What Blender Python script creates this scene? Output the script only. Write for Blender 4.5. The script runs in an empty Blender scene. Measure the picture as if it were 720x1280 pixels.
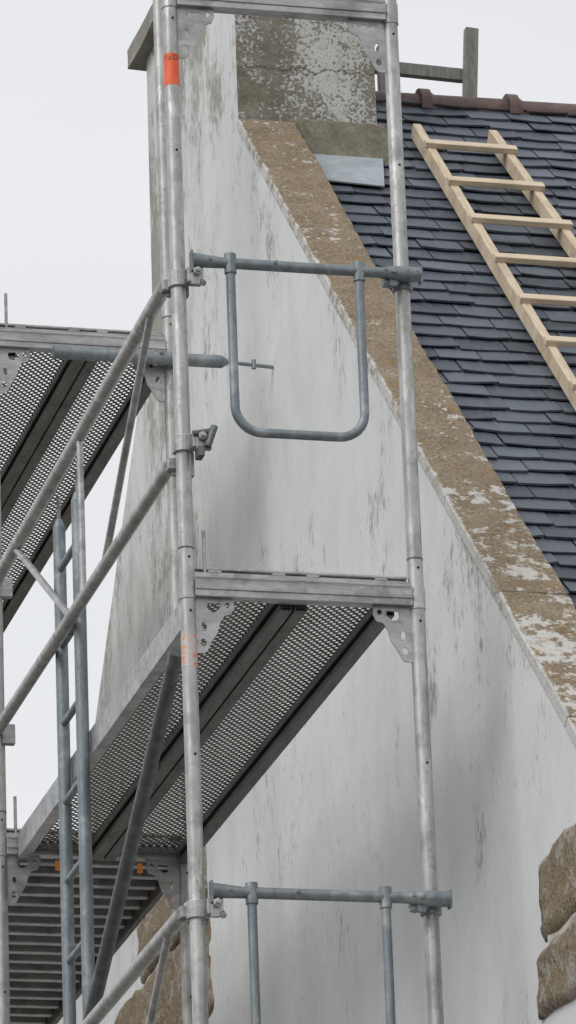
import bpy, bmesh, math, random
from mathutils import Vector, Matrix
from mathutils import noise as MN
random.seed(7)
sc=bpy.context.scene
col=sc.collection
sc.view_settings.view_transform='Standard'; sc.view_settings.look='None'; sc.view_settings.exposure=0

# ------------------------------------------------------------ node helpers
class NT:
    def __init__(s,nt): s.nt=nt; s.n=nt.nodes; s.l=nt.links
    def inp(s,node,key,v):
        if v is None: return
        if isinstance(v,bpy.types.NodeSocket): s.l.new(v,node.inputs[key])
        else: node.inputs[key].default_value=v
    def math(s,op,a,b=None,c=None,clamp=False):
        n=s.n.new('ShaderNodeMath'); n.operation=op; n.use_clamp=clamp
        s.inp(n,0,a); s.inp(n,1,b); s.inp(n,2,c); return n.outputs[0]
    def obj(s):
        return s.n.new('ShaderNodeTexCoord').outputs['Object']
    def mapping(s,vec,scale=(1,1,1),rot=(0,0,0),loc=(0,0,0)):
        n=s.n.new('ShaderNodeMapping'); s.l.new(vec,n.inputs[0])
        n.inputs['Scale'].default_value=scale; n.inputs['Rotation'].default_value=rot; n.inputs['Location'].default_value=loc
        return n.outputs[0]
    def noise(s,vec,scale=5,detail=6,rough=.6,dist=0):
        n=s.n.new('ShaderNodeTexNoise'); s.l.new(vec,n.inputs['Vector'])
        n.inputs['Scale'].default_value=scale; n.inputs['Detail'].default_value=min(detail,4)
        n.inputs['Roughness'].default_value=rough; n.inputs['Distortion'].default_value=dist
        return n.outputs['Fac']
    def voro(s,vec,scale=5,feat='F1'):
        n=s.n.new('ShaderNodeTexVoronoi'); n.feature=feat; s.l.new(vec,n.inputs['Vector']); n.inputs['Scale'].default_value=scale
        return n.outputs['Distance']
    def ramp(s,v,lo,hi,a=0.,b=1.,smooth=False):
        n=s.n.new('ShaderNodeMapRange'); n.clamp=True
        if smooth: n.interpolation_type='SMOOTHSTEP'
        s.inp(n,0,v); n.inputs[1].default_value=lo; n.inputs[2].default_value=hi; n.inputs[3].default_value=a; n.inputs[4].default_value=b
        return n.outputs[0]
    def mix(s,f,a,b,mode='MIX'):
        n=s.n.new('ShaderNodeMix'); n.data_type='RGBA'; n.blend_type=mode; n.clamp_factor=True
        s.inp(n,0,f)
        for k,v in ((6,a),(7,b)):
            if isinstance(v,bpy.types.NodeSocket): s.l.new(v,n.inputs[k])
            else: n.inputs[k].default_value=(*v,1)
        return n.outputs[2]
    def sep(s,vec):
        n=s.n.new('ShaderNodeSeparateXYZ'); s.l.new(vec,n.inputs[0]); return n.outputs
    def bump(s,h,dist=.002,strength=1.):
        n=s.n.new('ShaderNodeBump'); s.l.new(h,n.inputs['Height']); n.inputs['Distance'].default_value=dist; n.inputs['Strength'].default_value=strength
        return n.outputs[0]
def newmat(name):
    m=bpy.data.materials.new(name); m.use_nodes=True
    t=NT(m.node_tree); b=m.node_tree.nodes['Principled BSDF']
    return m,t,b
def setb(t,b,color=None,rough=None,metal=None,normal=None,spec=None):
    if color is not None:
        if isinstance(color,bpy.types.NodeSocket): t.l.new(color,b.inputs['Base Color'])
        else: b.inputs['Base Color'].default_value=(*color,1)
    t.inp(b,'Roughness',rough); t.inp(b,'Metallic',metal); t.inp(b,'Specular IOR Level',spec)
    if normal is not None: t.l.new(normal,b.inputs['Normal'])

def metal(name,c1,c2,c3,metalv=.75,rough=.42,blot=.62,stretch=(1,1,.25),white=0.0):
    m,t,b=newmat(name); o=t.obj()
    n1=t.noise(t.mapping(o,stretch),28,8,.7)
    n2=t.noise(o,70,3,.7); n3=t.noise(o,9,5,.65)
    c=t.mix(t.ramp(n1,.35,.65),c1,c2)
    c=t.mix(t.math('MULTIPLY',t.ramp(n3,blot-.03,blot+.08),.6),c,c3)
    c=t.mix(t.math('MULTIPLY',t.ramp(n2,.62,.70),.35),c,tuple(v*.4 for v in c1))
    if white>0:
        w=t.noise(t.mapping(o,(1,1,.35),loc=(3,1,7)),16,7,.75)
        wm=t.ramp(w,.59,.65)
        c=t.mix(t.math('MULTIPLY',wm,white),c,(.70,.70,.68))
    r=t.ramp(n2,.3,.7,rough-.08,rough+.16)
    setb(t,b,c,r,metalv,t.bump(n2,.0005,.5))
    return m
ALU=metal('aluminium',(.35,.35,.34),(.52,.52,.51),(.26,.26,.25),.65,.42,.56,white=.55)
ALU2=metal('aluminium_beam',(.33,.33,.33),(.50,.50,.50),(.21,.21,.21),.7,.42,.56,(.25,1,1))
GAL=metal('galvanised_steel',(.18,.21,.225),(.28,.31,.325),(.42,.44,.455),.6,.50,.57)
GALD=metal('weathered_dark_steel',(.10,.11,.115),(.17,.18,.185),(.26,.27,.28),.6,.5,.62)
CHAN=metal('deck_channel_steel',(.12,.116,.108),(.20,.193,.182),(.08,.075,.07),.5,.5,.58,(1,.2,1))
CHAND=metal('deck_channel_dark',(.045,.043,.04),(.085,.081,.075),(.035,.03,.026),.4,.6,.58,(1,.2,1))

def perforated():
    m,t,b=newmat('perforated_sheet'); o=t.obj(); x,y,z=t.sep(o)
    sp=.0280; sy=.036
    def cell(off):
        fx=t.math('SUBTRACT',t.math('FRACT',t.math('ADD',t.math('DIVIDE',x,sp),100+off)),.5)
        fy=t.math('SUBTRACT',t.math('FRACT',t.math('ADD',t.math('DIVIDE',y,sy),100+off)),.5)
        return t.math('SQRT',t.math('ADD',t.math('MULTIPLY',fx,fx),t.math('MULTIPLY',fy,fy)))
    d=t.math('MINIMUM',cell(0.),cell(.5))
    hole=t.math('LESS_THAN',d,.20)
    rim=t.ramp(d,.19,.32,1,0)
    n=t.noise(o,30,6,.7); n2=t.noise(o,5,4,.6)
    c=t.mix(t.ramp(n,.3,.7),(.12,.110,.096),(.20,.188,.168))
    c=t.mix(t.ramp(n2,.48,.66,0,.7),c,(.075,.062,.048))
    c=t.mix(t.math('MULTIPLY',rim,.4),c,(.34,.34,.33))
    setb(t,b,c,.55,.4,t.bump(rim,.003,.8))
    tr=t.n.new('ShaderNodeBsdfTransparent'); mx=t.n.new('ShaderNodeMixShader')
    t.l.new(hole,mx.inputs[0]); t.l.new(b.outputs[0],mx.inputs[1]); t.l.new(tr.outputs[0],mx.inputs[2])
    t.l.new(mx.outputs[0],m.node_tree.nodes['Material Output'].inputs[0]); return m
PERF=perforated()

SL=.963; YB,ZB=-.58,-.64      # front verge line  z = ZB+SL*(y-YB)
SR=1.092; YR,ZR=4.72,2.99     # rear verge line
def zfront(y): return ZB+SL*(y-YB)
def zrear(y): return ZR-SR*(y-YR)

def wallmat():
    m,t,b=newmat('painted_render'); o=t.obj(); x,y,z=t.sep(o)
    big=t.noise(o,1.1,4,.62)
    base=t.mix(t.ramp(big,.35,.65),(.62,.635,.64),(.71,.725,.728))
    n_s=t.noise(t.mapping(o,(1,1,.42)),7,8,.76)
    n_f=t.noise(t.mapping(o,(1,1,.50)),44,7,.78)
    n_b=t.noise(t.mapping(o,loc=(2,5,1)),1.5,4,.65)
    base=t.mix(t.ramp(n_s,.44,.70,0,.34),base,(.49,.495,.475))
    base=t.mix(t.ramp(n_f,.55,.75,0,.20),base,(.42,.42,.39))
    zf=t.math('ADD',t.math('MULTIPLY',t.math('SUBTRACT',y,YB),SL),ZB)
    df=t.math('SUBTRACT',zf,z)
    near=t.ramp(df,0.,.95,1,0)
    near2=t.ramp(df,0.,.22,1,0)
    rline=t.math('ADD',t.math('MULTIPLY',t.math('SUBTRACT',y,YR),-SR),ZR)
    drr=t.ramp(t.math('SUBTRACT',rline,z),0.,.9,1,0)
    chim=t.math('MULTIPLY',t.ramp(y,3.4,4.65,.05,1),t.ramp(z,.8,2.7,.25,1))
    chim=t.math('MAXIMUM',chim,t.math('MULTIPLY',t.math('MULTIPLY',drr,t.ramp(y,4.2,4.7,0,1)),.6))
    # soft grey veil on the chimney side, then gritty algae
    base=t.mix(t.math('MULTIPLY',chim,t.ramp(n_s,.38,.62,.12,.62)),base,(.34,.335,.30))
    thr=t.math('SUBTRACT',.630,t.math('ADD',t.math('MULTIPLY',near,.075),t.math('ADD',t.math('MULTIPLY',near2,.030),t.math('MULTIPLY',chim,.165))))
    g=t.math('ADD',t.math('MULTIPLY',n_f,.5),t.math('MULTIPLY',n_s,.5))
    g=t.math('ADD',g,t.math('MULTIPLY',t.math('SUBTRACT',n_b,.5),.70))
    mask=t.math('MULTIPLY',t.math('SUBTRACT',g,thr),10,clamp=True)
    c=t.mix(t.math('MULTIPLY',mask,.70),base,(.225,.218,.175))
    fl=t.noise(t.mapping(o,(1,1.4,.6),loc=(1,4,2)),24,5,.75)
    fm=t.math('MULTIPLY',t.ramp(fl,.62,.66),t.ramp(big,.48,.56))
    c=t.mix(t.math('MULTIPLY',fm,.55),c,(.30,.29,.25))
    vn=t.n.new('ShaderNodeTexVoronoi'); vn.feature='DISTANCE_TO_EDGE'; vn.inputs['Scale'].default_value=1.5
    nd=t.n.new('ShaderNodeTexNoise'); t.l.new(o,nd.inputs['Vector']); nd.inputs['Scale'].default_value=5; nd.inputs['Detail'].default_value=5
    va=t.n.new('ShaderNodeVectorMath'); va.operation='MULTIPLY_ADD'; t.l.new(nd.outputs['Color'],va.inputs[0]); va.inputs[1].default_value=(.35,.35,.35); t.l.new(o,va.inputs[2])
    t.l.new(va.outputs[0],vn.inputs['Vector'])
    cr=t.math('MULTIPLY',t.ramp(vn.outputs['Distance'],.0,.005,1,0),t.ramp(n_b,.53,.58))
    c=t.mix(t.math('MULTIPLY',cr,.35),c,(.34,.34,.33))
    h=t.math('ADD',t.math('MULTIPLY',n_f,.5),t.math('MULTIPLY',n_s,.5))
    setb(t,b,c,.9,0.,t.bump(h,.006,.7),.15); return m
WALL=wallmat()

def chimfront():
    m,t,b=newmat('peeling_cement_render'); o=t.obj(); x,y,z=t.sep(o)
    n=t.noise(o,14,8,.72); nf=t.noise(o,70,6,.75); nb=t.noise(t.mapping(o,(1,1,.8),loc=(2.3,0,.4)),5.0,7,.7)
    c=t.mix(t.ramp(n,.32,.68),(.15,.135,.10),(.30,.27,.215))
    c=t.mix(t.ramp(nf,.5,.72,0,.8),c,(.095,.09,.065))
    zb=t.ramp(z,2.98,3.06,-.2,.0)
    xb=t.ramp(x,1.05,1.40,-.03,.03)
    w=t.math('ADD',t.math('ADD',t.math('ADD',t.math('MULTIPLY',nb,.45),t.math('MULTIPLY',nf,.55)),zb),xb)
    wm=t.ramp(w,.490,.530)
    c=t.mix(t.math('MULTIPLY',wm,.82),c,(.60,.61,.59))
    c=t.mix(t.math('MULTIPLY',t.ramp(t.noise(t.mapping(o,loc=(7,1,3)),9,4,.7),.52,.64),.38),c,(.21,.21,.165))
    nd=t.noise(o,6,6,.7)
    cz=t.math('ABSOLUTE',t.math('ADD',t.math('SUBTRACT',z,3.27),t.math('MULTIPLY',t.math('SUBTRACT',nd,.5),.12)))
    c=t.mix(t.math('MULTIPLY',t.ramp(cz,.002,.005,1,0),.7),c,(.07,.06,.05))
    h=t.math('ADD',nf,t.math('MULTIPLY',wm,.5))
    setb(t,b,c,.9,0,t.bump(h,.006,.8),.2); return m
CHF=chimfront()
XWALL=1.04
def stonemat(name,c1,c2,white=.5,orange=True,sc_=1.,edge=False,bump=.008):
    m,t,b=newmat(name); o=t.obj(); x,y,z=t.sep(o)
    n=t.noise(o,7*sc_,8,.7); nf=t.noise(o,95*sc_,5,.75); n3=t.noise(t.mapping(o,(1,1,1),loc=(5,2,1)),16,8,.75); n4=t.noise(t.mapping(o,(1,1,1),loc=(9,7,3)),2.2,4,.6)
    c=t.mix(t.ramp(n,.3,.7),c1,c2)
    c=t.mix(t.ramp(nf,.50,.64,0,.75),c,tuple(v*.40 for v in c1))
    c=t.mix(t.ramp(nf,.43,.33,0,.5),c,(.46,.43,.37))
    c=t.mix(t.ramp(n3,.56,.70,0,.35),c,(.40,.37,.31))
    low=t.ramp(z,1.6,-.4,-.040,.055)
    wn=t.math('ADD',t.math('ADD',t.math('MULTIPLY',n3,.65),t.math('MULTIPLY',n4,.35)),low)
    c=t.mix(t.math('MULTIPLY',t.ramp(wn,.550,.59),white),c,(.62,.61,.58))
    if orange:
        v=t.voro(o,24)
        c=t.mix(t.math('MULTIPLY',t.ramp(v,.12,.20,1,0),t.ramp(n4,.45,.54,0,.8)),c,(.62,.60,.54))
        c=t.mix(t.math('MULTIPLY',t.ramp(t.noise(t.mapping(o,loc=(3,3,3)),18,5,.6),.58,.65),.5),c,(.31,.195,.075))
    if edge:
        e=t.math('ADD',x,t.math('MULTIPLY',t.math('SUBTRACT',n3,.5),.06))
        c=t.mix(t.math('MULTIPLY',t.ramp(e,XWALL-.004,XWALL+.006,1,0),.85),c,(.66,.67,.66))
    h=t.math('ADD',nf,t.math('MULTIPLY',n,1.5))
    setb(t,b,c,.92,0,t.bump(h,bump,.9),.2); return m
COP=stonemat('lichened_cement_coping',(.230,.176,.118),(.345,.278,.198),.88,edge=True)
CAPM=stonemat('weathered_cap_stone',(.26,.25,.22),(.40,.39,.36),.7)
GRA=stonemat('granite_block',(.25,.195,.13),(.39,.325,.235),.4,True,.8,bump=.02)

def slatemat():
    m,t,b=newmat('slate'); o=t.obj()
    a=t.n.new('ShaderNodeAttribute'); a.attribute_name='tint'; f=a.outputs['Fac']
    c=t.mix(f,(.034,.043,.060),(.110,.130,.162))
    n=t.noise(t.mapping(o,(1,.5,.5)),38,7,.72)
    c=t.mix(t.ramp(n,.48,.75,0,.5),c,(.16,.175,.20))
    n2=t.noise(o,10,6,.7)
    c=t.mix(t.ramp(n2,.60,.72,0,.5),c,(.03,.036,.046))
    setb(t,b,c,t.ramp(n,.3,.7,.42,.62),0,t.bump(n,.004,.8),.5); return m
SLATE=slatemat()
def simple(name,c1,c2,scale=20,rough=.7,metal_=0,bump=.002,stretch=(1,1,1)):
    m,t,b=newmat(name); o=t.obj(); n=t.noise(t.mapping(o,stretch),scale,7,.68)
    setb(t,b,t.mix(t.ramp(n,.32,.68),c1,c2),rough,metal_,t.bump(n,bump,.8)); return m
RIDGE=simple('ridge_clay',(.085,.052,.048),(.17,.11,.10),22,.6)
ZINC=simple('zinc_flashing',(.33,.37,.40),(.46,.51,.54),12,.5,.35,.001)
def wood(name,c1,c2,st):
    m,t,b=newmat(name); o=t.obj(); n=t.noise(t.mapping(o,st),40,4,.7); k=t.noise(o,7,3,.6)
    c=t.mix(t.ramp(n,.35,.65),c1,c2); c=t.mix(t.ramp(k,.55,.7,0,.4),c,tuple(v*.62 for v in c1))
    setb(t,b,c,.7,0,t.bump(n,.001,.8)); return m
WOOD=wood('pine_wood',(.47,.375,.26),(.68,.57,.43),(3,.22,.22))
WOOD2=wood('pine_rung',(.52,.42,.29),(.70,.59,.44),(.2,3,3))
WOODG=simple('weathered_timber',(.16,.155,.14),(.29,.28,.255),30,.8,0,.002,(2,2,.4))
PLY=simple('plywood_deck',(.07,.05,.038),(.13,.10,.075),14,.75)
GRD=simple('gravel_ground',(.12,.11,.095),(.22,.20,.18),6,.95,0,.02)
HOLE=simple('dark_recess',(.012,.012,.012),(.02,.02,.02),10,.9)
CAPP=simple('orange_plastic_cap',(.75,.22,.03),(.85,.30,.05),10,.5)
MORT=simple('pale_mortar',(.42,.40,.36),(.56,.54,.50),30,.9)
def labelmat():
    m,t,b=newmat('orange_label'); o=t.obj(); x,y,z=t.sep(o)
    n=t.noise(t.mapping(o,(1,1,.5)),60,4,.6)
    c=t.mix(t.ramp(n,.35,.6),(.80,.10,.03),(.86,.16,.05))
    txt=t.math('MULTIPLY',t.ramp(t.noise(t.mapping(o,(6,6,1)),90,2,.4),.5,.53),t.ramp(t.math('ABSOLUTE',t.math('SUBTRACT',z,1.742)),.010,.012,1,0))
    c=t.mix(t.math('MULTIPLY',txt,.85),c,(.03,.02,.02))
    setb(t,b,c,.45); return m
LABEL=labelmat()
def worn():
    m,t,b=newmat('worn_label'); o=t.obj(); n=t.noise(o,60,6,.7)
    setb(t,b,t.mix(t.ramp(n,.50,.58),(.50,.50,.49),(.72,.26,.12)),.5,.3); return m
WORN=worn()

# ------------------------------------------------------------ geometry helpers
def empty(name,parent=None):
    e=bpy.data.objects.new(name,None); col.objects.link(e); e.parent=parent; return e
def finish(name,bm,mat,parent,smooth=False,bevel=0,seg=2):
    me=bpy.data.meshes.new(name); bm.normal_update(); bm.to_mesh(me); bm.free()
    ob=bpy.data.objects.new(name,me); col.objects.link(ob); ob.parent=parent
    for mm in (mat if isinstance(mat,(list,tuple)) else [mat]): me.materials.append(mm)
    if smooth:
        for p_ in me.polygons: p_.use_smooth=True
    if bevel>0:
        md=ob.modifiers.new('bevel','BEVEL'); md.width=bevel; md.segments=seg; md.limit_method='ANGLE'; md.angle_limit=math.radians(40)
    return ob
def add_cyl(bm,p1,p2,r1,r2=None,seg=18,caps=True):
    p1=Vector(p1);p2=Vector(p2); d=p2-p1; L=d.length; r2=r1 if r2 is None else r2
    M=Matrix.Translation((p1+p2)/2)@d.to_track_quat('Z','Y').to_matrix().to_4x4()
    bmesh.ops.create_cone(bm,cap_ends=caps,segments=seg,radius1=r1,radius2=r2,depth=L,matrix=M)
def add_box(bm,x0,x1,y0,y1,z0,z1):
    M=Matrix.Translation(((x0+x1)/2,(y0+y1)/2,(z0+z1)/2))@Matrix.Diagonal((abs(x1-x0),abs(y1-y0),abs(z1-z0),1))
    return bmesh.ops.create_cube(bm,size=1,matrix=M)['verts']
def autosmooth(ob):
    for p_ in ob.data.polygons: p_.use_smooth=True
    md=ob.modifiers.new('wn','EDGE_SPLIT'); md.split_angle=math.radians(35)
    return ob
def tube(name,p1,p2,r,mat,parent,wall=True):
    bm=bmesh.new(); add_cyl(bm,p1,p2,r); return autosmooth(finish(name,bm,mat,parent))
def box(name,x0,x1,y0,y1,z0,z1,mat,parent,bevel=.003):
    bm=bmesh.new(); add_box(bm,x0,x1,y0,y1,z0,z1); return finish(name,bm,mat,parent,bevel=bevel)
def bar(name,p1,p2,w,h,mat,parent,bevel=.003,upv=(0,0,1)):
    p1=Vector(p1);p2=Vector(p2); d=(p2-p1); L=d.length; d.normalize(); s=d.cross(Vector(upv)).normalized(); u=s.cross(d)
    M=Matrix((( *s,0),(*d,0),(*u,0),(0,0,0,1))).transposed(); M.translation=(p1+p2)/2
    bm=bmesh.new(); bmesh.ops.create_cube(bm,size=1,matrix=M@Matrix.Diagonal((w,L,h,1)))
    return finish(name,bm,mat,parent,bevel=bevel)
def path_tube(name,pts,r,mat,parent,cyc=False):
    cu=bpy.data.curves.new(name,'CURVE'); cu.dimensions='3D'; s=cu.splines.new('POLY'); s.points.add(len(pts)-1)
    for p_,q in zip(s.points,pts): p_.co=(*q,1)
    cu.bevel_depth=r; cu.bevel_resolution=5; cu.use_fill_caps=True
    tmp=bpy.data.objects.new('t',cu); col.objects.link(tmp)
    me=bpy.data.meshes.new_from_object(tmp.evaluated_get(bpy.context.evaluated_depsgraph_get()))
    bpy.data.objects.remove(tmp); me.name=name; me.materials.clear(); me.materials.append(mat)
    ob=bpy.data.objects.new(name,me); col.objects.link(ob); ob.parent=parent
    for p_ in me.polygons: p_.use_smooth=True
    return ob
def plate(name,outer,holes,thick,origin,mat,parent,flip=1,axis='Y'):
    cu=bpy.data.curves.new(name,'CURVE'); cu.dimensions='2D'; cu.fill_mode='BOTH'; cu.extrude=thick/2
    for poly in [outer]+holes:
        s=cu.splines.new('POLY'); s.points.add(len(poly)-1); s.use_cyclic_u=True
        for p_,q in zip(s.points,poly): p_.co=(q[0]*flip,q[1],0,1)
    tmp=bpy.data.objects.new('t',cu); col.objects.link(tmp)
    me=bpy.data.meshes.new_from_object(tmp.evaluated_get(bpy.context.evaluated_depsgraph_get()))
    bpy.data.objects.remove(tmp); me.name=name; me.materials.clear(); me.materials.append(mat)
    M=Matrix.Translation(origin)@Matrix.Rotation(math.radians(90),4,'X'); me.transform(M)
    ob=bpy.data.objects.new(name,me); col.objects.link(ob); ob.parent=parent; return ob
def slot(cx,cz,w,h,ang=0,n=14):
    o=[]
    for i in range(n):
        a=2*math.pi*i/n; x=w/2*math.cos(a); z=h/2*math.sin(a)
        o.append((cx+x*math.cos(ang)-z*math.sin(ang),cz+x*math.sin(ang)+z*math.cos(ang)))
    return o

# ------------------------------------------------------------ scaffold
S=empty('scaffold_tower')
PR=.0242
GUS=[(0,0),(.125,0),(.128,-.035),(.118,-.055),(.095,-.062),(.082,-.085),(.072,-.12),(.055,-.145),(.040,-.175),(.030,-.185),(0,-.185)]
GH=[[(.045,-.022),(.082,-.020),(.086,-.034),(.066,-.052),(.050,-.050),(.042,-.036)],slot(.032,-.098,.016,.030,.2),slot(.028,-.150,.020,.024),slot(.106,-.026,.016,.018)]
def coupler(name,x,y,z,side=1,mat=ALU2):
    bm=bmesh.new()
    add_cyl(bm,(x,y,z-.028),(x,y,z+.028),PR+.009,seg=20)
    add_box(bm,x+side*.020,x+side*.070,y-.050,y-.006,z-.022,z+.028)
    add_box(bm,x+side*.030,x+side*.058,y-.058,y-.045,z-.034,z+.006)
    add_cyl(bm,(x+side*.048,y-.085,z+.008),(x+side*.048,y-.040,z+.008),.0075,seg=10)
    add_cyl(bm,(x+side*.048,y-.074,z+.008),(x+side*.048,y-.060,z+.008),.0145,seg=6)
    add_cyl(bm,(x+side*.068,y-.06,z-.03),(x+side*.068,y-.02,z-.005),.010,seg=10)
    return finish(name,bm,mat,S,bevel=.0025)
def frame(tag,Y,x0,x1,ztop,zbot=-6.72,levels=(2,0,-2,-4,-6),yoff=0):
    tube(tag+'_post_outer',(x0,Y,zbot),(x0,Y,ztop),PR,ALU,S)
    tube(tag+'_post_inner',(x1,Y,zbot),(x1,Y,ztop),PR,ALU,S)
    for i,x in enumerate((x0,x1)):
        tube(tag+'_jack_%d'%i,(x,Y,-6.9),(x,Y,zbot+.02),.017,GALD,S)
        box(tag+'_base_plate_%d'%i,x-.075,x+.075,Y-.075,Y+.075,-6.9,-6.892,GALD,S,0)
        for k,l in enumerate(levels):
            bm=bmesh.new()
            add_cyl(bm,(x,Y,l+.085),(x,Y,l+.090),PR+.0012,seg=20)
            finish(tag+'_joint_%d_%d'%(i,k),bm,GALD,S)
            bm=bmesh.new()
            for dz in (.055,-.12,1.42):
                add_cyl(bm,(x+.003,Y-PR-.0015,l+dz),(x+.003,Y-PR+.004,l+dz),.0042,seg=10)
            finish(tag+'_pin_holes_%d_%d'%(i,k),bm,HOLE,S)
    for k,l in enumerate(levels):
        a,b_=x0+PR*.8,x1-PR*.8
        bm=bmesh.new()
        add_box(bm,a,b_,Y-.026,Y+.020,l-.072,l-.014)
        add_box(bm,a,b_,Y-.030,Y-.0262,l-.050,l-.036)
        add_box(bm,a,b_,Y-.030,Y-.0262,l-.0135,l-.006)
        add_box(bm,a,b_,Y-.012,Y+.020,l-.0138,l+.010)
        finish(tag+'_transom_%d'%k,bm,ALU2,S,bevel=.003)
        bm=bmesh.new(); add_box(bm,a+.006,b_-.004,Y+.022,Y+.050,l-.006,l+.026); add_box(bm,a+.006,b_-.004,Y+.012,Y+.030,l+.0262,l+.036)
        finish(tag+'_deck_stop_%d'%k,bm,ALU,S,bevel=.003)
        plate(tag+'_gusset_outer_%d'%k,GUS,GH,.005,(x0+PR*.7,Y-.004,l-.066),ALU2,S,1)
        plate(tag+'_gusset_inner_%d'%k,GUS,GH,.005,(x1-PR*.7,Y-.004,l-.066),ALU2,S,-1)
        bm=bmesh.new()
        for x in (x0,x1): add_cyl(bm,(x,Y,l-.078),(x,Y,l-.008),PR+.0030,seg=20)
        autosmooth(finish(tag+'_sleeves_%d'%k,bm,ALU,S))
        bm=bmesh.new(); add_cyl(bm,(x0+.06,Y+.015,l),(x0+.06,Y+.015,l+.155),.006,seg=10)
        finish(tag+'_locking_pin_%d'%k,bm,ALU2,S)
YL=2.9; YL2=6.38; ZU=1.955
frame('front_frame',0.,0.,.732,3.6)
frame('middle_frame',YL,-.022,.655,3.8,levels=(ZU,0,-2,-4,-6))
frame('rear_frame',YL2,-.022,.655,3.8,levels=(ZU,0,-2,-4,-6))

def deck(tag,y0,y1,z,mat_s=PERF):
    for k,(xa,xb) in enumerate(((.036,.340),(.348,.668 if y0<1 else .655))):
        bm=bmesh.new()
        vs=[bm.verts.new(v) for v in ((xa+.03,y0+.04,z-.030),(xb-.03,y0+.04,z-.030),(xb-.03,y1-.04,z-.030),(xa+.03,y1-.04,z-.030))]
        bm.faces.new(vs); finish(tag+'_sheet_%d'%k,bm,mat_s,S)
        for j,(c,sg) in enumerate(((xa,1),(xb,-1))):
            bm=bmesh.new()
            add_box(bm,c,c+sg*.004,y0+.035,y1-.035,z-.088,z+.002)
            add_box(bm,c+sg*.0042,c+sg*.040,y0+.035,y1-.035,z-.088,z-.084)
            add_box(bm,c+sg*.036,c+sg*.040,y0+.035,y1-.035,z-.0838,z-.070)
            add_box(bm,c+sg*.0042,c+sg*.045,y0+.035,y1-.035,z-.029,z-.024)
            add_box(bm,c+sg*.044,c+sg*.050,y0+.035,y1-.035,z-.056,z-.0302)
            finish(tag+'_side_rail_%d_%d'%(k,j),bm,(ALU2 if (k==0 and j==0) else CHAN),S)
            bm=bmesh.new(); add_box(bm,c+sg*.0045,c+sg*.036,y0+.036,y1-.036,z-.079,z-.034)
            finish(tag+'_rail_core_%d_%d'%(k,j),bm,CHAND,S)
        bm=bmesh.new()
        for yy in (y0+.036,y1-.050):
            add_box(bm,xa+.036,xb-.036,yy,yy+.014,z-.055,z-.0315)
        finish(tag+'_end_ribs_%d'%k,bm,CHAN,S)
        bm=bmesh.new()
        for yy,sg in ((y0,1),(y1,-1)):
            for xx in (xa+.05,xb-.05): add_box(bm,xx-.02,xx+.02,yy-.012*sg,yy+.05*sg,z+.0105,z+.018)
        finish(tag+'_claws_%d'%k,bm,ALU2,S)
deck('bay_deck',0,YL,0)
deck('upper_bay_deck',YL,YL2,ZU)
deck('lower_bay_deck',0,YL,-2)
bm=bmesh.new()
for i in range(24): 
    yy=YL+.07+i*.136; add_box(bm,.06,.63,yy,yy+.035,-.075,-.035)
finish('ribbed_deck_ribs',bm,ALU2,S,bevel=.003)
box('ribbed_deck_rail_outer',.015,.055,YL+.04,YL2-.04,-.10,.0,ALU2,S); box('ribbed_deck_rail_inner',.632,.655,YL+.04,YL2-.04,-.10,.0,CHAN,S)
box('ribbed_deck_plywood',.057,.630,YL+.04,YL2-.04,-.034,-.022,PLY,S,0)
box('orange_cap_a',.17,.19,YL-.045,YL-.031,-.13,-.095,CAPP,S); box('orange_cap_b',.47,.49,YL-.045,YL-.031,-.13,-.095,CAPP,S)

def gate(tag,z):
    y=-.055
    bm=bmesh.new()
    add_cyl(bm,(.035,y,z+.004),(.13,y,z),.0235,.018); add_cyl(bm,(.13,y,z),(.64,y,z),.0175); add_cyl(bm,(.64,y,z),(.69,y,z),.0175,.024); add_cyl(bm,(.69,y,z),(.775,y,z),.0245)
    for x in (.157,.575): 
        add_cyl(bm,(x,y,z-.035),(x,y,z+.030),.0195,seg=16)
    add_box(bm,.775,.781,y-.016,y+.02,z-.028,z+.026)
    add_box(bm,.030,.036,y-.012,y+.02,z-.034,z+.034)
    autosmooth(finish(tag+'_top_bar',bm,GAL,S))
    bm=bmesh.new()
    for x in (.09,.30,.66,.73): add_cyl(bm,(x,y-.026,z+.004),(x,y-.016,z+.004),.006,seg=8)
    autosmooth(finish(tag+'_rivets',bm,GAL,S))
    xa,xb,zb,R=.157,.575,z-.565,.085
    pts=[(xa,y,z-.01),(xa,y,z-.3)]
    for i in range(9):
        a=math.pi+i/8*math.pi/2; pts.append((xa+R+R*math.cos(a),y,zb+R+R*math.sin(a)))
    for i in range(9):
        a=1.5*math.pi+i/8*math.pi/2; pts.append((xb-R+R*math.cos(a),y,zb+R+R*math.sin(a)))
    pts+= [(xb,y,z-.3),(xb,y,z-.01)]
    path_tube(tag+'_hoop',pts,.0150,GAL,S)
    coupler(tag+'_clamp_outer',0,0,z-.045,1)
    coupler(tag+'_clamp_inner',.732,0,z-.01,-1,GAL)
gate('gate',1.028); gate('lower_gate',-1.022); gate('upper_gate',3.06)
coupler('toggle_clamp',0,0,.43,1)
bm=bmesh.new(); add_cyl(bm,(.06,-.075,.40),(.085,-.07,.47),.012,seg=10); add_cyl(bm,(.02,-.05,.45),(.085,-.06,.46),.010,seg=10); add_box(bm,.03,.05,-.08,-.03,.37,.40)
autosmooth(finish('toggle_lever',bm,GALD,S))

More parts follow.
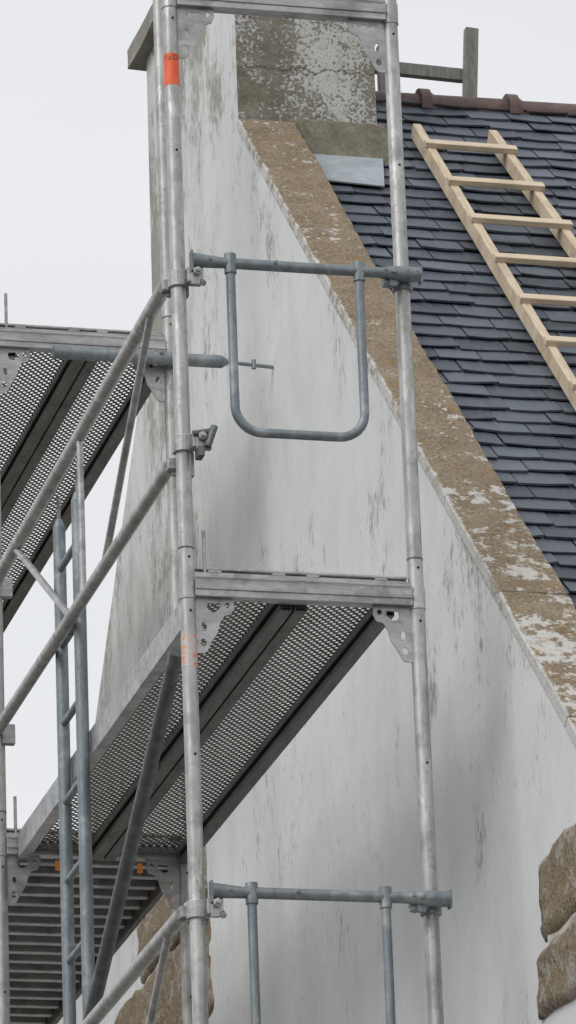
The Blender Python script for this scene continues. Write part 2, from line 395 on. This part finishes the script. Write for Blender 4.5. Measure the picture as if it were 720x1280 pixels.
def rails(tag,z0,z1,y0,y1,dm=.60,full=True):
    x=-.033
    tube(tag+'_top',(x,y0,z0),(x,y1,z1),.0235,ALU,S)
    tube(tag+'_mid',(x,y0,z0-dm),(x,y1,z1-dm+.04),.0215,ALU,S)
    def zt(y): return z0+(z1-z0)*(y-y0)/(y1-y0)
    m=y0+(y1-y0)*.5-.13
    tube(tag+'_centre_stay',(x,m,zt(m)-.01),(x,m,zt(m)-dm+.04),.0115,ALU2,S)
    tube(tag+'_brace_a',(x+.0,y0+.18,zt(y0)),(x,m-.32,zt(m)-dm+.01),.0125,ALU2,S)
    tube(tag+'_brace_b',(x+.0,y1-.45,zt(y1)),(x,m+.22,zt(m)-dm+.03),.0125,ALU2,S)
    for k,(yy,zz) in enumerate(((y0,z0),(y1,z1),(y0,z0-dm),(y1,z1-dm+.04))):
        bm=bmesh.new(); add_cyl(bm,(x/2,yy,zz-.03),(x/2,yy,zz+.035),.012,seg=10); add_box(bm,x-.012,.0,yy-.03,yy+.03,zz-.018,zz+.018)
        add_box(bm,-.015,.035,yy-.05,yy-.02,zz-.045,zz+.03)
        finish(tag+'_bracket_%d'%k,bm,ALU2,S,bevel=.003)
rails('guardrail',.975,.945,.05,YL+.02); rails('lower_guardrail',-1.065,-1.065,.05,YL+.02)
tube('diagonal_brace',(-.012,.11,-.21),(-.012,YL,-1.86),.0240,GALD,S)
tube('diagonal_brace_b',(-.012,YL-.05,-2.1),(-.012,.1,-3.9),.0240,GALD,S)
bm=bmesh.new(); y=YL-.055; zt=1.858
add_cyl(bm,(.20,y,zt),(.84,y,zt),.0245); add_cyl(bm,(.84,y,zt),(.865,y,zt),.0245,.010); add_cyl(bm,(.865,y,zt),(1.045,y,zt-.01),.0075,seg=10); add_cyl(bm,(.965,y,zt-.02),(.965,y,zt+.015),.009,seg=8)
autosmooth(finish('wall_tie_tube',bm,GAL,S))
coupler('wall_tie_coupler',.655,YL,1.865,-1,GAL)

A=empty('access_ladder')
LX=.012
for k,(yy,zt) in enumerate(((1.62,.875),(1.93,.885))):
    bm=bmesh.new(); add_cyl(bm,(LX,yy,-6.85),(LX,yy,zt-.05),.0220); add_cyl(bm,(LX,yy,zt-.05),(LX,yy,zt-.02),.0220,.012); add_cyl(bm,(LX,yy,zt-.02),(LX,yy,zt+.06),.007,seg=10)
    autosmooth(finish('stile_%d'%k,bm,GAL,A))
bm=bmesh.new()
zz=.68
while zz>-6.7:
    add_cyl(bm,(LX,1.62,zz),(LX,1.93,zz),.013,seg=12); zz-=.28
autosmooth(finish('rungs',bm,GAL,A))

tube('orange_inspection_label',(0,0,1.648),(0,0,1.757),PR+.0008,LABEL,S)
tube('worn_label',(0,0,-.30),(0,0,-.20),PR+.0008,WORN,S)

# ------------------------------------------------------------ house
HS=empty('rendered_gable_house')
XW=1.04; XT=1.265
th=math.atan(SL); n=Vector((0,-math.sin(th),math.cos(th))); d=Vector((0,math.cos(th),math.sin(th)))
B=Vector((0,YB,ZB))
YC0,YC1=3.245,4.80; CT=3.99
ct=.045/math.cos(th)
YE,YF=-3.2,10.2
def fr(y): return zfront(y)-ct
def prism(name,poly,x0,x1,mat,parent,front_mat=None):
    bm=bmesh.new(); a=[bm.verts.new((x0,*q)) for q in poly]; b_=[bm.verts.new((x1,*q)) for q in poly]
    bm.faces.new(a[::-1]); bm.faces.new(b_)
    k=len(poly)
    for i in range(k):
        f=bm.faces.new((a[i],a[(i+1)%k],b_[(i+1)%k],b_[i]))
    bmesh.ops.recalc_face_normals(bm,faces=bm.faces[:])
    if front_mat is not None:
        for f in bm.faces:
            c=f.calc_center_median()
            if f.normal.y<-.9 and c.z>2.9: f.material_index=1
    return finish(name,bm,[mat]+([front_mat] if front_mat else []),parent)
gable=[(YE,-6.9),(YF,-6.9),(YF,zrear(YF)-.02),(YC1+.0,zrear(YC1)-.02),(YC1-.02,CT),(YC0,CT),(YC0,fr(YC0)),(YE,fr(YE))]
prism('gable_wall',gable,XW,XT,WALL,HS,CHF)
prism('chimney_stack',[(YC0,2.2),(YC1-.02,2.2),(YC1-.02,CT),(YC0,CT)],XT,1.60,WALL,HS,CHF)
bm=bmesh.new()
vs=add_box(bm,XT+.004,1.622,3.185,YC1,2.3,3.035)
for v in vs:
    if v.co.z<2.5:
        if v.co.y<3.3: v.co.y-=.09
        if v.co.x>1.5: v.co.x+=.05
finish('chimney_base_course',bm,CHF,HS,bevel=.008)
bm=bmesh.new(); add_box(bm,.985,1.66,3.16,4.90,CT+.001,CT+.085)
bmesh.ops.subdivide_edges(bm,edges=bm.edges[:],cuts=14,use_grid_fill=True)
for v in bm.verts: v.co+=MN.noise_vector(v.co*9)*.010
finish('chimney_cap',bm,CAPM,HS,smooth=False)
bm=bmesh.new(); add_cyl(bm,(1.32,3.7,CT+.09),(1.32,3.7,CT+.45),.13,.11); add_cyl(bm,(1.32,4.4,CT+.09),(1.32,4.4,CT+.45),.13,.11)
autosmooth(finish('chimney_pots',bm,RIDGE,HS))
def slab(name,s0,s1,base,dv,nv,thick,x0,x1,mat,jx=0):
    bm=bmesh.new(); nseg=max(2,int((s1-s0)/.04)); rows=[]
    for i in range(nseg+1):
        s=s0+(s1-s0)*i/nseg; r=[]
        wob=MN.noise(Vector((s*2.2,x0*3,5)))*.010
        for x,h in ((x0,-thick),(x0,0),(x0*.66+x1*.34,.003),(x0*.33+x1*.67,.002),(x1,0),(x1,-thick-.03)):
            if x==x0: j=Vector((wob*.4,0,0))+nv*(random.uniform(-1,1)*.0015+wob*.4)
            elif x==x1: j=Vector((wob+random.uniform(-1,1)*.003,0,0))+nv*random.uniform(-1,1)*.002
            else: j=nv*random.uniform(-1,1)*.003
            if h==-thick or h<-thick: j=Vector((0,0,0))
            r.append(bm.verts.new(Vector((x,0,0))+base+dv*s+nv*(h+jx)+j))
        rows.append(r)
    for i in range(nseg):
        for k in range(6): bm.faces.new((rows[i][k],rows[i][(k+1)%6],rows[i+1][(k+1)%6],rows[i+1][k]))
    bm.faces.new(rows[0]); bm.faces.new(rows[-1][::-1])
    bmesh.ops.recalc_face_normals(bm,faces=bm.faces[:])
    return finish(name,bm,mat,HS,bevel=.004)
smax=(YC0-YB)/d.y
cuts=[-3.4,-2.5,-1.65,-.78,.10,.98,1.72,2.9,4.2,smax+.0]
for i in range(len(cuts)-1):
    slab('coping_slab_%02d'%i,cuts[i]+.002,cuts[i+1]-.002,B,d,n,.04,XW-.003,XT+random.uniform(-.006,.006),COP,random.uniform(-.003,.003))
slab('coping_mortar_bed',cuts[0],cuts[-1]-.002,B,d,n,.03,XW+.004,XT-.012,MORT,-.010)
thr=math.atan(SR); dr=Vector((0,math.cos(thr),-math.sin(thr))); nr=Vector((0,math.sin(thr),math.cos(thr)))
for i in range(8):
    slab('rear_coping_slab_%02d'%i,.13+i*.95,.13+(i+1)*.95-.008,Vector((0,YR,ZR)),dr,nr,.035,XW+.006,XT,CAPM)
XE=9.6
box('front_wall',XT+.002,XE,YE+.02,YE+.35,-6.9,-3.35,WALL,HS,0)
box('rear_wall',XT+.002,XE,YF-.35,YF-.02,-6.9,-3.2,WALL,HS,0)
prism('far_gable_wall',[(YE,-6.9),(YF,-6.9),(YF,-3.2),(3.7,3.1),(YE,-3.3)],XE+.002,XE+.25,WALL,HS)
OFF=-.095
def P(x,s,o=0): 
    v=B+d*s+n*(OFF+o); return Vector((x,v.y,v.z))
SRG=5.90; SE=-3.75
ridge=P(0,SRG)
bm=bmesh.new()
q=[bm.verts.new(v) for v in (P(XT+.001,SE,-.03),P(XE+.3,SE,-.03),P(XE+.3,SRG,-.03),P(XT+.001,SRG,-.03),Vector((XT+.001,YF+.2,-3.3)),Vector((XE+.3,YF+.2,-3.3)))]
bm.faces.new((q[0],q[1],q[2],q[3])); bm.faces.new((q[3],q[2],q[5],q[4]))
finish('roof_boarding',bm,SLATE,HS)
bm=bmesh.new(); lay=bm.faces.layers.float.new('tint')
EXP=.109; W=.185; row=0; s=SE
while s<SRG-.03:
    xo=XT+.002-(W/2 if row%2 else 0)-random.uniform(0,.04); x=xo
    rj=random.uniform(-.004,.004)
    while x<XE+.25 and x<9.8:
        w=W*random.uniform(.84,1.16)
        xa=max(x+.0026,XT+.002); xb=x+w-.0026
        if xb-xa>.02 and not (xb<1.60 and s>5.18):
            j=random.uniform(-.008,.008)+rj; lift=random.uniform(0,.006); th_=random.uniform(.0055,.009)
            Ls=EXP*2.0; skew=random.uniform(-.004,.004); tl=random.uniform(-.003,.003)
            s0=s+j; s1=min(s0+Ls,SRG)
            hb=.0195+lift
            c=[P(xa,s0+skew+random.uniform(0,.010),hb+tl),P((xa+xb)/2,s0+random.uniform(-.003,.002),hb),P(xb,s0-skew+random.uniform(0,.010),hb-tl),P(xb,s1,.000),P(xa,s1,.000)]
            up=[bm.verts.new(v) for v in c]; lo=[bm.verts.new(v-n*th_) for v in c[:3]]
            tnt=min(1,max(0,random.gauss(.48,.30)))
            fs=[bm.faces.new(up),bm.faces.new((up[1],up[0],lo[0],lo[1])),bm.faces.new((up[2],up[1],lo[1],lo[2])),bm.faces.new((up[0],up[4],lo[0])),bm.faces.new((up[3],up[2],lo[2]))]
            for f in fs: f[lay]=tnt
        x+=w
    s+=EXP; row+=1
finish('slates',bm,SLATE,HS)
rz=ridge.z+.008
x=1.60
bm=bmesh.new()
def half(bm,x0,x1,r0,r1,dz):
    N=10; a=[];b_=[]
    for i in range(N+1):
        an=math.pi*(-.12+1.24*i/N)
        a.append(bm.verts.new((x0,ridge.y+.02-r0*math.cos(an),rz+dz+r0*math.sin(an)))); b_.append(bm.verts.new((x1,ridge.y+.02-r1*math.cos(an),rz+dz+r1*math.sin(an))))
    for i in range(N): bm.faces.new((a[i],a[i+1],b_[i+1],b_[i]))
    bm.faces.new(a); bm.faces.new(b_[::-1])
while x<XE+.2:
    dz=random.uniform(-.004,.004)
    half(bm,x,x+.325,.060,.063,-.018+dz)
    half(bm,x+.318,x+.36,.082,.082,-.015+dz)
    half(bm,x+.36,x+.385,.076,.061,-.016+dz)
    x+=.37
bmesh.ops.recalc_face_normals(bm,faces=bm.faces[:])
autosmooth(finish('ridge_tiles',bm,RIDGE,HS))
bm=bmesh.new(); s1=(3.135-YB)/d.y+.02
v=[bm.verts.new(P(x,s,o)) for x,s,o in ((XT+.003,s1-.33,.034),(1.53,s1-.36,.034),(1.60,s1-.02,.030),(XT+.003,s1-.02,.030))]
bm.faces.new(v); r_=bmesh.ops.extrude_face_region(bm,geom=bm.faces[:]); bmesh.ops.translate(bm,verts=[e for e in r_['geom'] if isinstance(e,bmesh.types.BMVert)],vec=n*-.006)
bmesh.ops.recalc_face_normals(bm,faces=bm.faces[:]); finish('zinc_flashing',bm,ZINC,HS)

def rock(name,y0,y1,z0,z1,x=XW,proj=.035,mat=GRA,seed=0):
    bm=bmesh.new(); add_box(bm,x-proj,x+.10,y0,y1,z0,z1)
    bmesh.ops.subdivide_edges(bm,edges=bm.edges[:],cuts=16,use_grid_fill=True)
    cy,cz=(y0+y1)/2,(z0+z1)/2; hy,hz=(y1-y0)/2,(z1-z0)/2
    for v in bm.verts:
        ey=max(0,1-(hy-abs(v.co.y-cy))/.04); ez=max(0,1-(hz-abs(v.co.z-cz))/.03)
        q=MN.noise_vector(v.co*4.5+Vector((seed*3.1,0,0))); q2=MN.noise_vector(v.co*13); q3=MN.noise_vector(v.co*38)
        if v.co.x<x+.02: v.co.x+=.020*min(1,ey*ey+ez*ez)
        v.co+=Vector((q.x*.014+q2.x*.012+q3.x*.005,(q.y*.05+q2.y*.016+q3.y*.004),(q.z*.022+q2.z*.010+q3.z*.004)))
        if ey>0 and ez>0:
            k=ey*ez*.018; v.co.y-=math.copysign(k,v.co.y-cy); v.co.z-=math.copysign(k*.6,v.co.z-cz)
    return finish(name,bm,mat,HS,smooth=True)
zz=.40
for k,(h,y0,y1) in enumerate(((.30,4.15,5.35),(.42,4.12,5.85),(.38,4.15,5.5),(.45,4.12,5.95),(.4,4.15,5.4),(.4,4.12,5.8))):
    rock('granite_jamb_block_%d'%k,y0,y1,zz-h+.006,zz,seed=k,proj=.022); zz-=h
zz=-.925
for k,(h,y0,y1) in enumerate(((.27,-1.5,-.15),(.22,-1.3,-.10))):
    rock('granite_corbel_block_%d'%k,y0,y1,zz-h+.004,zz,seed=20+k,proj=.028); zz-=h
box('granite_joint_mortar',XW-.010,XW+.05,-1.2,-.22,-1.39,-.95,MORT,HS,0)

RL=empty('wooden_roof_ladder')
sA=(3.25-YB)/d.y
def LP(x,s,o): return P(x,s,o)
for k,(x0,x1,st) in enumerate(((1.785,1.735,sA+.09),(2.095,2.20,sA+.08))):
    bar('stile_%d'%k,LP(x0,st,.060),LP(x1,st-4.6,.060),.034,.060,WOOD,RL,.004,n)
i=0; s=sA-.17
while s>sA-4.5:
    f=(sA-s)/4.6
    xa=1.785-.05*f; xb=2.095+.10*f
    bar('rung_%d'%i,LP(xa-.026,s+random.uniform(-.004,.004),.1005),LP(xb+.03,s-.004,.1005),.046,.024,WOOD2,RL,.003,n)
    s-=.402; i+=1

TB=empty('timber_roof_bracket')
bar('post',(2.24,4.28,2.75),(2.325,4.28,4.00),.056,.04,WOODG,TB,.003,(0,1,0))
bar('rail',(1.90,4.322,3.815),(2.325,4.322,3.80),.035,.055,WOODG,TB,.003)
bar('short_post',(1.92,4.26,2.8),(1.925,4.26,3.88),.04,.035,WOODG,TB,.003,(0,1,0))

bm=bmesh.new(); bmesh.ops.create_grid(bm,x_segments=8,y_segments=8,size=900,matrix=Matrix.Translation((0,0,-6.902)))
finish('ground',bm,GRD,None)

# ------------------------------------------------------------ light
sun_to=Vector((-.62,-.36,.72)).normalized()
w=bpy.data.worlds.new('World'); sc.world=w; w.use_nodes=True; t=NT(w.node_tree)
for nn in list(t.n): t.n.remove(nn)
out=t.n.new('ShaderNodeOutputWorld'); sky=t.n.new('ShaderNodeTexSky'); sky.sky_type='NISHITA'; sky.sun_disc=False
sky.sun_elevation=math.asin(sun_to.z); sky.sun_rotation=math.atan2(sun_to.x,sun_to.y)
b1=t.n.new('ShaderNodeBackground'); t.l.new(sky.outputs[0],b1.inputs[0]); b1.inputs[1].default_value=.08
tc=t.n.new('ShaderNodeTexCoord'); cn=t.noise(t.mapping(tc.outputs['Generated'],(1,1,3)),2.2,4,.55)
cc=t.mix(t.ramp(cn,.3,.7),(.81,.825,.85),(.90,.905,.92))
b2=t.n.new('ShaderNodeBackground'); t.l.new(cc,b2.inputs[0]); b2.inputs[1].default_value=1.0
mx=t.n.new('ShaderNodeMixShader'); mx.inputs[0].default_value=.93
t.l.new(b1.outputs[0],mx.inputs[1]); t.l.new(b2.outputs[0],mx.inputs[2]); t.l.new(mx.outputs[0],out.inputs[0])
sl=bpy.data.lights.new('overcast_sun','SUN'); sl.energy=1.5; sl.angle=math.radians(34); sl.color=(1,.98,.95)
so=bpy.data.objects.new('overcast_sun',sl); col.objects.link(so); so.rotation_euler=(-sun_to).to_track_quat('-Z','Y').to_euler(); so.location=(-10,-8,12)

# ------------------------------------------------------------ camera
p,a,ro=[math.radians(v) for v in (19.615,14.709,2.146)]
F=Vector((math.sin(a)*math.cos(p),math.cos(a)*math.cos(p),math.sin(p))); R=Vector((math.cos(a),-math.sin(a),0)); U=R.cross(F)
R2=(R*math.cos(ro)-U*math.sin(ro)); U2=(U*math.cos(ro)+R*math.sin(ro))
cam=bpy.data.cameras.new('camera'); co=bpy.data.objects.new('camera',cam); col.objects.link(co)
M=Matrix(((*R2,0),(*U2,0),(*(-F),0),(0,0,0,1))).transposed(); M.translation=Vector((-3.54,-14.739,-5.205)); co.matrix_world=M
cam.sensor_fit='VERTICAL'; cam.sensor_height=36; cam.lens=36*6500/1280; cam.clip_end=3000
sc.camera=co
